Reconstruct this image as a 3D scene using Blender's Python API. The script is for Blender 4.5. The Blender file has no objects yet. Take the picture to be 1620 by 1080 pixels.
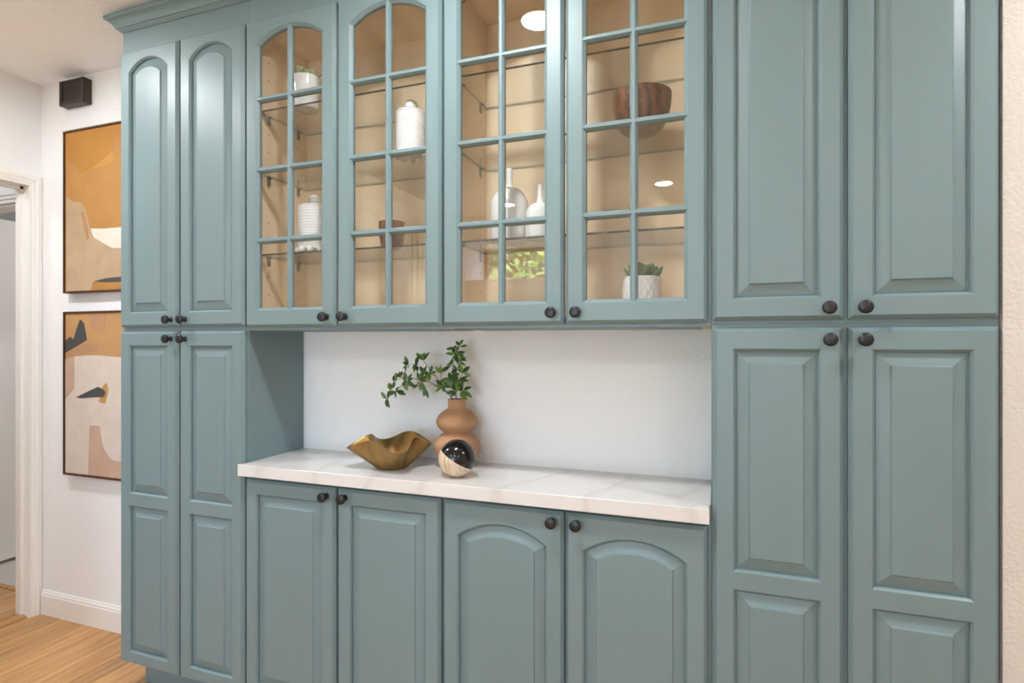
import bpy, bmesh, math, random
from mathutils import Vector, Matrix

random.seed(7)
scene = bpy.context.scene
COL = scene.collection
PI = math.pi

# ------------------------------------------------------------------ camera
CAM_H = 1.335
YAW = math.atan(320.0 / 890.0)
cam_data = bpy.data.cameras.new('camera')
cam_data.sensor_width = 36.0
cam_data.lens = 890.0 / 1620.0 * 36.0
cam_data.clip_start = 0.05
cam = bpy.data.objects.new('camera', cam_data)
cam.location = (0, 0, CAM_H)
cam.rotation_euler = (PI / 2, 0, YAW)
COL.objects.link(cam)
scene.camera = cam

# ------------------------------------------------------------------ world, sun, exposure
world = bpy.data.worlds.new('sky')
scene.world = world
world.use_nodes = True
bg = world.node_tree.nodes['Background']
bg.inputs[0].default_value = (0.60, 0.83, 1.16, 1)
bg.inputs[1].default_value = 10.0

sun_data = bpy.data.lights.new('sun', 'SUN')
sun_data.energy = 55.0
sun_data.angle = 0.01
sun_data.color = (1.0, 0.95, 0.85)
sun = bpy.data.objects.new('sun', sun_data)
sun.rotation_euler = (math.radians(-38), math.radians(12), 0)   # high, from over the roof onto the hedge
COL.objects.link(sun)

scene.view_settings.view_transform = 'Standard'
scene.view_settings.look = 'None'
scene.view_settings.exposure = 0.0
scene.view_settings.gamma = 1.0
scene.view_settings.use_curve_mapping = False
scene.cycles.transparent_max_bounces = 32
scene.cycles.max_bounces = 10
scene.cycles.diffuse_bounces = 6
scene.cycles.sample_clamp_indirect = 8.0
scene.cycles.caustics_reflective = False

LAMP = 465.0          # radiance of a recessed light's lens

# ------------------------------------------------------------------ materials
def srgb(r, g, b):
    def f(v):
        v /= 255.0
        return v / 12.92 if v <= 0.04045 else ((v + 0.055) / 1.055) ** 2.4
    return (f(r), f(g), f(b), 1)

def mat_base(name):
    m = bpy.data.materials.new(name)
    m.use_nodes = True
    nt = m.node_tree
    return m, nt, nt.nodes['Principled BSDF']

def coords(nt, scale=(1, 1, 1), rot=(0, 0, 0), kind='Object'):
    tc = nt.nodes.new('ShaderNodeTexCoord')
    mp = nt.nodes.new('ShaderNodeMapping')
    mp.inputs['Scale'].default_value = scale
    mp.inputs['Rotation'].default_value = rot
    nt.links.new(tc.outputs[kind], mp.inputs[0])
    return mp.outputs[0]

def noise(nt, vec, scale, detail=3.0, rough=0.5):
    n = nt.nodes.new('ShaderNodeTexNoise')
    n.inputs['Scale'].default_value = scale
    n.inputs['Detail'].default_value = detail
    n.inputs['Roughness'].default_value = rough
    nt.links.new(vec, n.inputs['Vector'])
    return n.outputs['Fac']

def ramp(nt, fac, stops):
    r = nt.nodes.new('ShaderNodeValToRGB')
    el = r.color_ramp.elements
    while len(el) < len(stops):
        el.new(0.5)
    for e, (p, c) in zip(el, stops):
        e.position = p
        e.color = c
    nt.links.new(fac, r.inputs[0])
    return r.outputs[0]

def bump(nt, b, height, strength, dist):
    n = nt.nodes.new('ShaderNodeBump')
    n.inputs['Strength'].default_value = strength
    n.inputs['Distance'].default_value = dist
    nt.links.new(height, n.inputs['Height'])
    nt.links.new(n.outputs[0], b.inputs['Normal'])

def mottled(name, col, var=0.06, scale=6.0, rough=0.5, bscale=None, bstr=0.1, bdist=0.001, metal=0.0, stretch=(1, 1, 1), spec=0.5, detail=3.0):
    """plain colour with a little mottling and fine relief"""
    m, nt, b = mat_base(name)
    v = coords(nt, stretch)
    lo = tuple(max(0, c * (1 - var)) for c in col[:3]) + (1,)
    hi = tuple(min(1, c * (1 + var)) for c in col[:3]) + (1,)
    f = noise(nt, v, scale, detail)
    nt.links.new(ramp(nt, f, [(0.3, lo), (0.7, hi)]), b.inputs['Base Color'])
    b.inputs['Roughness'].default_value = rough
    b.inputs['Metallic'].default_value = metal
    b.inputs['Specular IOR Level'].default_value = spec
    if bscale:
        bump(nt, b, noise(nt, v, bscale, 3.0), bstr, bdist)
    return m

def wood(name, a, bcol, scale=8.0, stretch=(1, 1, 12), rough=0.45, bstr=0.05, dist=3.0):
    m, nt, b = mat_base(name)
    v = coords(nt, (1 / stretch[0], 1 / stretch[1], 1 / stretch[2]))
    f = noise(nt, v, scale, 6.0, 0.6)
    w = nt.nodes.new('ShaderNodeTexWave')
    w.inputs['Scale'].default_value = scale * 0.5
    w.inputs['Distortion'].default_value = dist
    w.inputs['Detail'].default_value = 3
    nt.links.new(v, w.inputs['Vector'])
    mx = nt.nodes.new('ShaderNodeMath'); mx.operation = 'MULTIPLY_ADD'
    mx.inputs[1].default_value = 0.35
    nt.links.new(w.outputs['Fac'], mx.inputs[0])
    sc = nt.nodes.new('ShaderNodeMath'); sc.operation = 'MULTIPLY'
    sc.inputs[1].default_value = 0.65
    nt.links.new(f, sc.inputs[0]); nt.links.new(sc.outputs[0], mx.inputs[2])
    nt.links.new(ramp(nt, mx.outputs[0], [(0.25, a), (0.7, bcol)]), b.inputs['Base Color'])
    b.inputs['Roughness'].default_value = rough
    bump(nt, b, f, bstr, 0.0008)
    return m

def thin_glass(name, tint, ior=1.5, rough=0.0):
    """a clear sheet: fresnel reflection over straight transmission, both faces alike"""
    m = bpy.data.materials.new(name)
    m.use_nodes = True
    nt = m.node_tree
    for n in list(nt.nodes):
        nt.nodes.remove(n)
    out = nt.nodes.new('ShaderNodeOutputMaterial')
    mix = nt.nodes.new('ShaderNodeMixShader')
    tr = nt.nodes.new('ShaderNodeBsdfTransparent')
    tr.inputs[0].default_value = tint
    gl = nt.nodes.new('ShaderNodeBsdfGlossy')
    gl.inputs['Roughness'].default_value = rough
    fr = nt.nodes.new('ShaderNodeFresnel')
    geo = nt.nodes.new('ShaderNodeNewGeometry')
    mr = nt.nodes.new('ShaderNodeMapRange')
    mr.inputs['To Min'].default_value = ior
    mr.inputs['To Max'].default_value = 1.0 / ior
    nt.links.new(geo.outputs['Backfacing'], mr.inputs['Value'])
    nt.links.new(mr.outputs[0], fr.inputs['IOR'])
    nt.links.new(fr.outputs[0], mix.inputs[0])
    nt.links.new(tr.outputs[0], mix.inputs[1])
    nt.links.new(gl.outputs[0], mix.inputs[2])
    nt.links.new(mix.outputs[0], out.inputs[0])
    return m

def emitter(name, col, strength):
    m, nt, b = mat_base(name)
    b.inputs['Base Color'].default_value = (0.9, 0.9, 0.9, 1)
    b.inputs['Emission Color'].default_value = col
    b.inputs['Emission Strength'].default_value = strength
    return m

M = {}
M['paint'] = mottled('sage green satin paint', srgb(111, 131, 135), 0.03, 5.0, 0.42, 90.0, 0.10, 0.0006, stretch=(1, 1, 0.12))
M['black'] = mottled('matte black knob', srgb(22, 22, 25), 0.1, 30, 0.36)
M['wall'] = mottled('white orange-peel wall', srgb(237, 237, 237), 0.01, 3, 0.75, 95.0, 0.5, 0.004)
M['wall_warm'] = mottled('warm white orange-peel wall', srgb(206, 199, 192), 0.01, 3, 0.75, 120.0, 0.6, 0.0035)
M['ceiling'] = mottled('white textured ceiling', srgb(246, 246, 246), 0.01, 3, 0.85, 60.0, 0.6, 0.006)
M['trim'] = mottled('white gloss trim paint', srgb(236, 233, 228), 0.01, 3, 0.4, 20, 0.05, 0.001)
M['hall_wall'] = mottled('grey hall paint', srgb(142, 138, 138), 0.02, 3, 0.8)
M['carpet'] = mottled('light grey carpet', srgb(188, 180, 172), 0.18, 160, 0.95, 250, 0.8, 0.004)
M['cream'] = mottled('cream cabinet paint', srgb(226, 214, 196), 0.02, 4, 0.4)
M['maple'] = wood('maple veneer', srgb(227, 199, 161), srgb(241, 218, 186), 5.0, (1, 1, 10), 0.42, 0.03)
M['glass'] = thin_glass('clear window glass', (0.985, 0.99, 0.985, 1), 1.65)
M['shelf_glass'] = thin_glass('shelf glass', (0.975, 0.985, 0.98, 1))
M['shelf_edge'] = mottled('dark green glass edge', srgb(72, 80, 66), 0.2, 12, 0.12)
M['shelf_back'] = mottled('pale green glass edge', srgb(168, 165, 142), 0.1, 12, 0.15)
M['steel'] = mottled('brushed steel', srgb(150, 148, 145), 0.05, 20, 0.35, metal=1.0)
M['ceramic'] = mottled('white glazed ceramic', srgb(232, 230, 228), 0.01, 8, 0.18)
M['matte_ceramic'] = mottled('matte white ceramic', srgb(228, 226, 224), 0.015, 20, 0.5, 120, 0.1, 0.001)
M['terracotta'] = mottled('matte peach terracotta', srgb(172, 130, 95), 0.04, 30, 0.75, 200, 0.25, 0.001)
M['walnut'] = wood('dark walnut', srgb(64, 38, 22), srgb(128, 82, 52), 22.0, (1, 1, 0.35), 0.35, 0.06, 6.0)
M['leaf'] = mottled('green leaf', srgb(62, 92, 38), 0.25, 40, 0.45)
M['leaf_b'] = mottled('young green leaf', srgb(92, 122, 48), 0.2, 40, 0.45)
M['stem'] = mottled('brown green stem', srgb(70, 72, 40), 0.2, 60, 0.6)
M['succulent'] = mottled('grey green succulent leaf', srgb(96, 118, 72), 0.15, 40, 0.55)
M['succulent_pale'] = mottled('pale grey succulent leaf', srgb(160, 165, 128), 0.12, 40, 0.55)
M['soil'] = mottled('dark soil', srgb(60, 48, 38), 0.3, 120, 0.95)
M['ball_black'] = mottled('polished black lacquer', srgb(16, 14, 13), 0.1, 10, 0.16)
M['oak_trim'] = wood('threshold oak', srgb(150, 104, 58), srgb(186, 138, 84), 10.0, (1, 10, 1), 0.4)
M['chime'] = mottled('dark brown plastic', srgb(44, 38, 30), 0.1, 20, 0.45)
M['chime_in'] = mottled('brown chime front', srgb(26, 21, 16), 0.1, 20, 0.5)
M['frame_wood'] = wood('dark walnut frame', srgb(66, 36, 18), srgb(98, 58, 32), 14, (1, 1, 6), 0.45)
M['window_wood'] = wood('brown window frame', srgb(110, 80, 62), srgb(134, 102, 80), 14, (1, 1, 6), 0.5)
M['lens'] = emitter('lamp lens', (0.92, 0.96, 0.985, 1), LAMP)
M['hall_fill_lens'] = emitter('hall fill light lens', (0.95, 0.96, 0.97, 1), 56.0)  # glow of the added fill lights beyond the doorway
M['hedge'] = mottled('sunlit hedge leaf', srgb(104, 136, 48), 0.3, 7, 0.6)
M['hedge_gap_shade'] = mottled('hedge leaf with gap shade', srgb(44, 58, 22), 0.3, 7, 0.6)  # shade of the gaps between leaves, put into leaf colour
M['hedge_highlight'] = mottled('hedge leaf with highlight', srgb(196, 206, 120), 0.2, 7, 0.6)  # bright highlights on leaves, put into leaf colour
M['ground'] = mottled('pale gravel', srgb(190, 184, 172), 0.1, 20, 0.9)

# countertop: white quartz with faint grey veins
def quartz():
    m, nt, b = mat_base('white quartz')
    v = coords(nt)
    f = noise(nt, v, 3.0, 8.0, 0.65)
    w = nt.nodes.new('ShaderNodeTexWave')
    w.inputs['Scale'].default_value = 1.3
    w.inputs['Distortion'].default_value = 9.0
    w.inputs['Detail'].default_value = 5
    nt.links.new(v, w.inputs['Vector'])
    mul = nt.nodes.new('ShaderNodeMath'); mul.operation = 'MULTIPLY'
    nt.links.new(f, mul.inputs[0]); nt.links.new(w.outputs['Fac'], mul.inputs[1])
    nt.links.new(ramp(nt, mul.outputs[0], [(0.0, srgb(206, 202, 199)), (0.04, srgb(213, 210, 208)), (0.4, srgb(215, 212, 210))]), b.inputs['Base Color'])
    b.inputs['Roughness'].default_value = 0.22
    return m
M['quartz'] = quartz()

def brass():
    m, nt, b = mat_base('aged brushed brass')
    v = coords(nt, (1, 1, 0.2))
    f = noise(nt, v, 26, 5, 0.6)
    nt.links.new(ramp(nt, f, [(0.3, srgb(132, 102, 58)), (0.7, srgb(174, 138, 84))]), b.inputs['Base Color'])
    b.inputs['Metallic'].default_value = 0.9
    nt.links.new(ramp(nt, f, [(0.3, (0.34,) * 3 + (1,)), (0.7, (0.46,) * 3 + (1,))]), b.inputs['Roughness'])
    return m
M['brass'] = brass()

def travertine():
    m, nt, b = mat_base('pale striped wood')
    v = coords(nt, (1, 0.15, 0.06), kind='Object')
    f = noise(nt, v, 190, 4, 0.6)
    nt.links.new(ramp(nt, f, [(0.3, srgb(176, 150, 120)), (0.65, srgb(222, 203, 178))]), b.inputs['Base Color'])
    b.inputs['Roughness'].default_value = 0.6
    return m
M['striped'] = travertine()

def plank_mat():
    m, nt, b = mat_base('oak floorboard')
    tc = nt.nodes.new('ShaderNodeTexCoord')
    oi = nt.nodes.new('ShaderNodeObjectInfo')
    add = nt.nodes.new('ShaderNodeVectorMath'); add.operation = 'ADD'
    sc = nt.nodes.new('ShaderNodeVectorMath'); sc.operation = 'SCALE'
    sc.inputs[0].default_value = (13.0, 7.0, 3.0)
    nt.links.new(oi.outputs['Random'], sc.inputs['Scale'])
    nt.links.new(tc.outputs['Object'], add.inputs[0]); nt.links.new(sc.outputs[0], add.inputs[1])
    mp = nt.nodes.new('ShaderNodeMapping')
    mp.inputs['Scale'].default_value = (1, 0.06, 1)
    nt.links.new(add.outputs[0], mp.inputs[0])
    f = noise(nt, mp.outputs[0], 42, 6, 0.62)
    c = ramp(nt, f, [(0.26, srgb(160, 110, 62)), (0.48, srgb(194, 145, 92)), (0.72, srgb(212, 166, 114))])
    hs = nt.nodes.new('ShaderNodeHueSaturation')
    mr = nt.nodes.new('ShaderNodeMapRange')
    mr.inputs['To Min'].default_value = 0.78
    mr.inputs['To Max'].default_value = 1.10
    nt.links.new(oi.outputs['Random'], mr.inputs['Value'])
    nt.links.new(mr.outputs[0], hs.inputs['Value']); nt.links.new(c, hs.inputs['Color'])
    nt.links.new(hs.outputs[0], b.inputs['Base Color'])
    b.inputs['Roughness'].default_value = 0.36
    bump(nt, b, f, 0.04, 0.0006)
    return m
M['plank'] = plank_mat()

# ------------------------------------------------------------------ object helpers
ORG = {}

def link(o, parent=None):
    COL.objects.link(o)
    if parent is not None:
        o.parent = parent
    return o

def props(o, label=None, cat=None, group=None, kind=None):
    if label: o['label'] = label
    if cat: o['category'] = cat
    if group: o['group'] = group
    if kind: o['kind'] = kind
    return o

def thing(name, loc, label, cat, group=None):
    o = bpy.data.objects.new(name, None)
    o.location = loc
    o.empty_display_size = 0.05
    ORG[o] = Vector(loc)
    link(o)
    return props(o, label, cat, group)

def mesh_from(name, V, F, mat, org=(0, 0, 0), smooth=False, fm=None, mats=None):
    me = bpy.data.meshes.new(name)
    org = Vector(org)
    bm = bmesh.new()
    vs = [bm.verts.new(Vector(v) - org) for v in V]
    for i, f in enumerate(F):
        try:
            fc = bm.faces.new([vs[k] for k in f])
            if fm: fc.material_index = fm[i]
        except ValueError:
            pass
    bmesh.ops.remove_doubles(bm, verts=bm.verts, dist=1e-6)
    bmesh.ops.recalc_face_normals(bm, faces=bm.faces)
    if smooth:
        for fc in bm.faces: fc.smooth = True
    bm.to_mesh(me); bm.free()
    for mm in (mats or [mat]):
        me.materials.append(mm)
    return me

def part(name, V, F, mat, parent=None, smooth=False, fm=None, mats=None, angle=None):
    """a mesh object given in world coordinates; parent's origin is subtracted"""
    org = ORG.get(parent, Vector((0, 0, 0))) if parent is not None else Vector((0, 0, 0))
    if parent is None:
        # origin at the base centre
        xs = [v[0] for v in V]; ys = [v[1] for v in V]; zs = [v[2] for v in V]
        org = Vector(((min(xs) + max(xs)) / 2, (min(ys) + max(ys)) / 2, min(zs)))
    me = mesh_from(name, V, F, mat, org, smooth, fm, mats)
    if smooth and angle:
        me.set_sharp_from_angle(angle=angle)
    o = bpy.data.objects.new(name, me)
    if parent is None:
        o.location = org
    ORG[o] = org
    return link(o, parent)

class G:
    """collects geometry"""
    def __init__(s): s.V = []; s.F = []; s.m = []
    def add(s, V, F, mi=0):
        k = len(s.V); s.V += [tuple(v) for v in V]; s.F += [tuple(i + k for i in f) for f in F]; s.m += [mi] * len(F)
        return s
    def box(s, x0, x1, y0, y1, z0, z1, mi=0):
        V = [(x0, y0, z0), (x1, y0, z0), (x1, y1, z0), (x0, y1, z0), (x0, y0, z1), (x1, y0, z1), (x1, y1, z1), (x0, y1, z1)]
        F = [(0, 3, 2, 1), (4, 5, 6, 7), (0, 1, 5, 4), (1, 2, 6, 5), (2, 3, 7, 6), (3, 0, 4, 7)]
        return s.add(V, F, mi)
    def build(s, name, mat, parent=None, **k):
        return part(name, s.V, s.F, mat, parent, fm=s.m, **k)

def bevel(o, w=0.002, seg=2):
    md = o.modifiers.new('edge', 'BEVEL'); md.width = w; md.segments = seg; md.limit_method = 'ANGLE'
    return o

def boxo(name, x0, x1, y0, y1, z0, z1, mat, parent=None, bev=0):
    o = G().box(x0, x1, y0, y1, z0, z1).build(name, mat, parent)
    if bev: bevel(o, bev)
    return o

def struct(o, label=None):
    o['kind'] = 'structure'
    if label: o['label'] = label
    return o

def loft(rings, close_first=False, close_last=False):
    n = len(rings[0]); V = []; F = []
    for r in rings: V += r
    for i in range(len(rings) - 1):
        for j in range(n):
            a = i * n + j; b = i * n + (j + 1) % n
            F.append((a, b, b + n, a + n))
    if close_first: F.append(tuple(reversed(range(n))))
    if close_last: F.append(tuple(range((len(rings) - 1) * n, len(rings) * n)))
    return V, F

def lathe(prof, c=(0, 0, 0), n=40, fn=None):
    """prof: list of (r, z); closes poles where r == 0"""
    rings = []
    for r, z in prof:
        rg = []
        for j in range(n):
            a = 2 * PI * j / n
            rr = r + (fn(a, z) if fn and r > 1e-6 else 0)
            rg.append((c[0] + rr * math.cos(a), c[1] + rr * math.sin(a), c[2] + z))
        rings.append(rg)
    return loft(rings)

def tube(pts, rad, n=6):
    """swept tube through points; rad a number or list"""
    pts = [Vector(p) for p in pts]; rings = []
    for i, p in enumerate(pts):
        d = (pts[min(i + 1, len(pts) - 1)] - pts[max(i - 1, 0)]).normalized()
        up = Vector((0, 1, 0)) if abs(d.y) < 0.9 else Vector((1, 0, 0))
        a = d.cross(up).normalized(); b = d.cross(a)
        r = rad[i] if isinstance(rad, (list, tuple)) else rad
        rings.append([tuple(p + (a * math.cos(2 * PI * k / n) + b * math.sin(2 * PI * k / n)) * r) for k in range(n)])
    return loft(rings, True, True)

def smoothpath(pts, k=5):
    pts = [Vector(p) for p in pts]; out = []
    for i in range(len(pts) - 1):
        p0 = pts[max(i - 1, 0)]; p1 = pts[i]; p2 = pts[i + 1]; p3 = pts[min(i + 2, len(pts) - 1)]
        for j in range(k):
            t = j / k
            out.append(0.5 * ((2 * p1) + (-p0 + p2) * t + (2 * p0 - 5 * p1 + 4 * p2 - p3) * t * t + (-p0 + 3 * p1 - 3 * p2 + p3) * t ** 3))
    out.append(pts[-1])
    return out

# ------------------------------------------------------------------ dimensions (metres, camera at x = y = 0)
YD = 1.524      # door faces
YF = 1.545      # face frames
YW = 1.826      # wall behind
CEIL = 2.598
WL = -3.123     # left wall face
WR = 2.75       # right wall
WS = -2.15      # wall opposite, behind the camera

# ================================================================== STRUCTURE
# main floor: sub-floor and individual oak boards
floor = struct(boxo('floor', WL, WR, WS, YW, -0.06, -0.018, M['oak_trim']), 'oak strip floor running under the cabinets')
pw = 0.083
plank_meshes = {}
def plank_mesh(L, w):
    key = (round(L, 3), round(w, 3))
    if key not in plank_meshes:
        g = 0.0006; b = 0.0012
        x0, x1, y0, y1 = -w / 2 + g, w / 2 - g, -L / 2 + g, L / 2 - g
        r = [[(x0, y0, -0.018), (x1, y0, -0.018), (x1, y1, -0.018), (x0, y1, -0.018)],
             [(x0, y0, -b), (x1, y0, -b), (x1, y1, -b), (x0, y1, -b)],
             [(x0 + b, y0 + b, 0), (x1 - b, y0 + b, 0), (x1 - b, y1 - b, 0), (x0 + b, y1 - b, 0)]]
        V, F = loft(r, False, True)
        plank_meshes[key] = mesh_from('floorboard', V, F, M['plank'])
    return plank_meshes[key]
def planks(x0, x1, y0, y1, parent, lens=(1.2, 1.5, 1.8)):
    n = max(1, round((x1 - x0) / pw)); w = (x1 - x0) / n
    for i in range(n):
        y = y1; first = True
        while y > y0 + 0.02:
            L = random.choice(lens)
            if first:
                L *= random.choice((0.35, 0.55, 0.75, 1.0)); first = False
            L = round(min(L, y - y0), 2) if y - y0 - L > 0.25 else y - y0
            o = bpy.data.objects.new('floorboard', plank_mesh(L, w))
            o.location = Vector((x0 + (i + 0.5) * w, y - L / 2, 0)) - ORG[parent]
            link(o, parent)
            y -= L
planks(WL, WR, WS, YW, floor)

# back wall, with the jog the cabinet run dies into on the right
g = G()
g.box(WL - 0.02, WR + 0.15, YW, YW + 0.13, -0.06, CEIL + 0.1)
struct(g.build('wall_back', M['wall']), 'white textured wall behind the cabinets')
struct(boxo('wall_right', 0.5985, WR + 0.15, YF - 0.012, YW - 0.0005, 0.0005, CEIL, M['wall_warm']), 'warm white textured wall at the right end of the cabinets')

# ceiling
struct(boxo('ceiling', -4.7, WR + 0.15, WS - 0.16, YW + 2.4, CEIL, CEIL + 0.12, M['ceiling']), 'white textured ceiling')

# left wall with the doorway
JY = 1.782      # doorway jamb face
DH = 2.100      # doorway head
WT = 0.095
g = G()
g.box(WL - WT, WL, JY, 4.2, -0.06, CEIL)
g.box(WL - WT, WL, 0.93, JY, DH, CEIL)
g.box(WL - WT, WL, WS - 0.15, 0.93, -0.06, CEIL)
struct(g.build('wall_left', M['wall']), 'white wall with the doorway')

# door casing, jamb and stop (one moulded trim around the opening)
g = G()
g.box(WL - WT - 0.002, WL + 0.010, JY - 0.012, JY, 0.0, DH)                 # jamb leaf
g.box(WL - WT - 0.002, WL + 0.010, 0.93, 0.942, 0.0, DH)
g.box(WL - WT - 0.002, WL + 0.010, 0.942, JY - 0.012, DH - 0.012, DH)
g.box(WL - 0.075, WL - 0.040, JY - 0.024, JY - 0.012, 0.0, DH - 0.012)      # stop
g.box(WL - 0.075, WL - 0.040, 0.942, JY - 0.012, DH - 0.026, DH - 0.012)
struct(g.build('trim_1', M['trim']), 'white door jamb and stop')
def casing(name, y_in, y_out, sgn):
    # stepped profile along the jamb: (distance from opening, projection)
    prof = [(0.0, 0.0), (0.0, 0.010), (0.004, 0.012), (0.014, 0.012), (0.017, 0.015), (0.026, 0.016), (0.030, 0.013), (0.036, 0.013), (0.041, 0.011), (0.043, 0.0)]
    rings = []
    for z, ex in ((0.0, 0), (DH, 1)):
        rings.append([(WL + 0.0005 + p, y_in + sgn * d, z + ex * d) for d, p in prof])
    V, F = loft(rings, True, True)
    return V, F
g = G()
prof = [(0.0, 0.0), (0.0, 0.010), (0.004, 0.012), (0.014, 0.012), (0.017, 0.015), (0.026, 0.016), (0.030, 0.013), (0.036, 0.013), (0.041, 0.011), (0.043, 0.0)]
path = [(JY, 0.0, 0, -0), (JY, DH, 1, 1), (0.93, DH, 1, 1), (0.93, 0.0, 0, 0)]
rings = []
for k, (y, z, ez, _) in enumerate(path):
    sy = 1 if k < 2 else -1
    rings.append([(WL + 0.0005 + p, y + sy * d, z + ez * d) for d, p in prof])
g.add(*loft(rings, True, True))
struct(g.build('trim_2', M['trim']), 'moulded white door casing')

# baseboard on the picture wall
def baseboard(name, x0, x1):
    prof = [(0, 0), (0.014, 0), (0.014, 0.092), (0.011, 0.097), (0.011, 0.104), (0.007, 0.109), (0.004, 0.116), (0, 0.118)]
    rings = [[(x, YW - 0.0005 - p, z + 0.0005) for p, z in prof] for x in (x0, x1)]
    V, F = loft(rings, True, True)
    return struct(part(name, V, F, M['trim']), 'white moulded baseboard below the paintings')
baseboard('baseboard_back', WL + 0.017, -2.162)

# threshold in the doorway
g = G()
rings = [[(WL - 0.13, y, -0.01), (WL - 0.125, y, 0.004), (WL - 0.10, y, 0.012), (WL - 0.045, y, 0.012), (WL - 0.008, y, 0.003), (WL - 0.004, y, -0.01)] for y in (0.943, JY - 0.0125)]
g.add(*loft(rings, True, True))
struct(g.build('trim_3', M['oak_trim']), 'oak doorway threshold')

# lobby and carpeted room beyond the doorway
hf = struct(boxo('floor_lobby', -4.6, WL - WT - 0.0005, 0.2, 1.953, -0.06, -0.018, M['oak_trim']), 'oak floor of the lobby beyond the doorway')
planks(-4.6, WL - WT - 0.0005, 0.2, 1.935, hf, (0.9, 1.2))
struct(boxo('trim_4', -4.6, WL - WT - 0.0005, 1.935, 1.965, -0.018, 0.004, M['oak_trim']), 'oak strip where the carpet starts')
struct(boxo('floor_carpet', -4.6, WL - WT - 0.0005, 1.953, 4.2, -0.06, -0.019, M['ground']), 'carpeted floor beyond the lobby')
carpet = props(boxo('carpet', -4.599, WL - WT - 0.0005, 1.966, 4.199, -0.0185, 0.002, M['carpet']), 'light grey carpet beyond the doorway', 'carpet')
g = G()
g.box(-4.7, -4.6, 0.2, 4.2, -0.06, CEIL); g.box(-4.7, WL, 4.2, 4.3, -0.06, CEIL); g.box(-4.7, WL - WT, 0.1, 0.2, -0.06, CEIL)
struct(g.build('wall_hall', M['hall_wall']), 'grey walls of the room beyond the doorway')
g = G()
g.box(-4.6, WL - WT - 0.001, 1.96, 2.06, 2.085, CEIL - 0.001)
struct(g.build('wall_header', M['wall']), 'white header over the inner doorway')
g = G()
for y0, z0 in ((1.945, 2.085), (1.94, 2.105), (1.945, 2.13)):
    g.box(-4.58, WL - WT - 0.002, y0, 1.9595, z0, z0 + 0.018)
g.box(-4.58, WL - WT - 0.002, 1.96, 2.06, 2.073, 2.0845)
struct(g.build('trim_5', M['trim']), 'white head trim of the inner doorway')
dl = boxo('door_1', -4.05, -4.012, 2.075, 2.86, 0.022, 2.066, M['trim'], bev=0.002)
struct(dl, 'plain white door standing open beyond the doorway')

# far and right walls of the room (behind the camera), with the high window and an added low one
W1 = (-2.385, -1.26, 1.955, 2.34)    # high window with a deep reveal
W2 = (-2.20, -0.15, 0.50, 1.66)        # wide low opening, added to bring in frontal daylight
g = G()
y0, y1 = WS - 0.15, WS
xa, xb = WL - WT, WR + 0.15
g.box(xa, xb, y0, y1, -0.06, W2[2])
g.box(xa, W2[0], y0, y1, W2[2], W2[3]); g.box(W2[1], xb, y0, y1, W2[2], W2[3])
g.box(xa, xb, y0, y1, W2[3], W1[2])
g.box(xa, W1[0], y0, y1, W1[2], W1[3]); g.box(W1[1], xb, y0, y1, W1[2], W1[3])
g.box(xa, xb, y0, y1, W1[3], CEIL)
struct(g.build('wall_front', M['wall']), 'white wall opposite the cabinets with the high window and an added low one')
struct(boxo('wall_side', WR, WR + 0.15, WS, YF - 0.013, -0.06, CEIL, M['wall']), 'white wall to the right of the camera')

def window(name, x0, x1, z0, z1, depth, nx, label):
    root = bpy.data.objects.new(name, None); root.location = ((x0 + x1) / 2, WS - depth, z0); ORG[root] = root.location.copy()
    link(root); struct(root, label)
    yo = WS - depth
    if depth > 0.2:
        boxo('reveal', x0 - 0.03, x0, yo, WS - 0.1505, z0 - 0.03, z1 + 0.03, M['trim'], root)
        boxo('reveal', x1, x1 + 0.03, yo, WS - 0.1505, z0 - 0.03, z1 + 0.03, M['trim'], root)
        boxo('reveal', x0, x1, yo, WS - 0.1505, z1, z1 + 0.03, M['trim'], root)
        boxo('sill', x0, x1, yo, WS - 0.1505, z0 - 0.03, z0, M['trim'], root)
    fw = 0.035
    g = G()
    g.box(x0, x0 + fw, yo, yo + 0.04, z0, z1); g.box(x1 - fw, x1, yo, yo + 0.04, z0, z1)
    g.box(x0 + fw, x1 - fw, yo, yo + 0.04, z0, z0 + 0.012); g.box(x0 + fw, x1 - fw, yo, yo + 0.04, z1 - fw, z1)
    for i in range(1, nx):
        xm = x0 + (x1 - x0) * i / nx
        g.box(xm - 0.02, xm + 0.02, yo, yo + 0.04, z0 + 0.012, z1 - fw)
    g.build('window_frame', M['window_wood'] if depth > 0.2 else M['trim'], root)
    boxo('pane', x0 + fw, x1 - fw, yo + 0.018, yo + 0.022, z0 + 0.012, z1 - fw, M['glass'], root)
    return root
window('window_1', *W1, 0.55, 1, 'high window with deep white reveal')
window('fill_window', *W2, 0.12, 3, 'added low window giving frontal daylight opposite the cabinets')

# portals only steer the sampling of the daylight that really enters the openings
for (x0, x1, z0, z1), d in ((W1, 0.56), (W2, 0.13)):
    ld = bpy.data.lights.new('daylight_portal', 'AREA')
    ld.shape = 'RECTANGLE'; ld.size = x1 - x0; ld.size_y = z1 - z0; ld.cycles.is_portal = True
    lo = bpy.data.objects.new('daylight_portal', ld)
    lo.location = ((x0 + x1) / 2, WS - d, (z0 + z1) / 2); lo.rotation_euler = (PI / 2, 0, 0)   # points +Y
    lo.rotation_euler = (-PI / 2, 0, PI)
    COL.objects.link(lo)

# garden: ground and hedge, seen through the windows and in the reflections
struct(boxo('ground', -9, 9, -12, WS - 0.2, -0.5, -0.25, M['ground']), 'pale ground outside')

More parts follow.
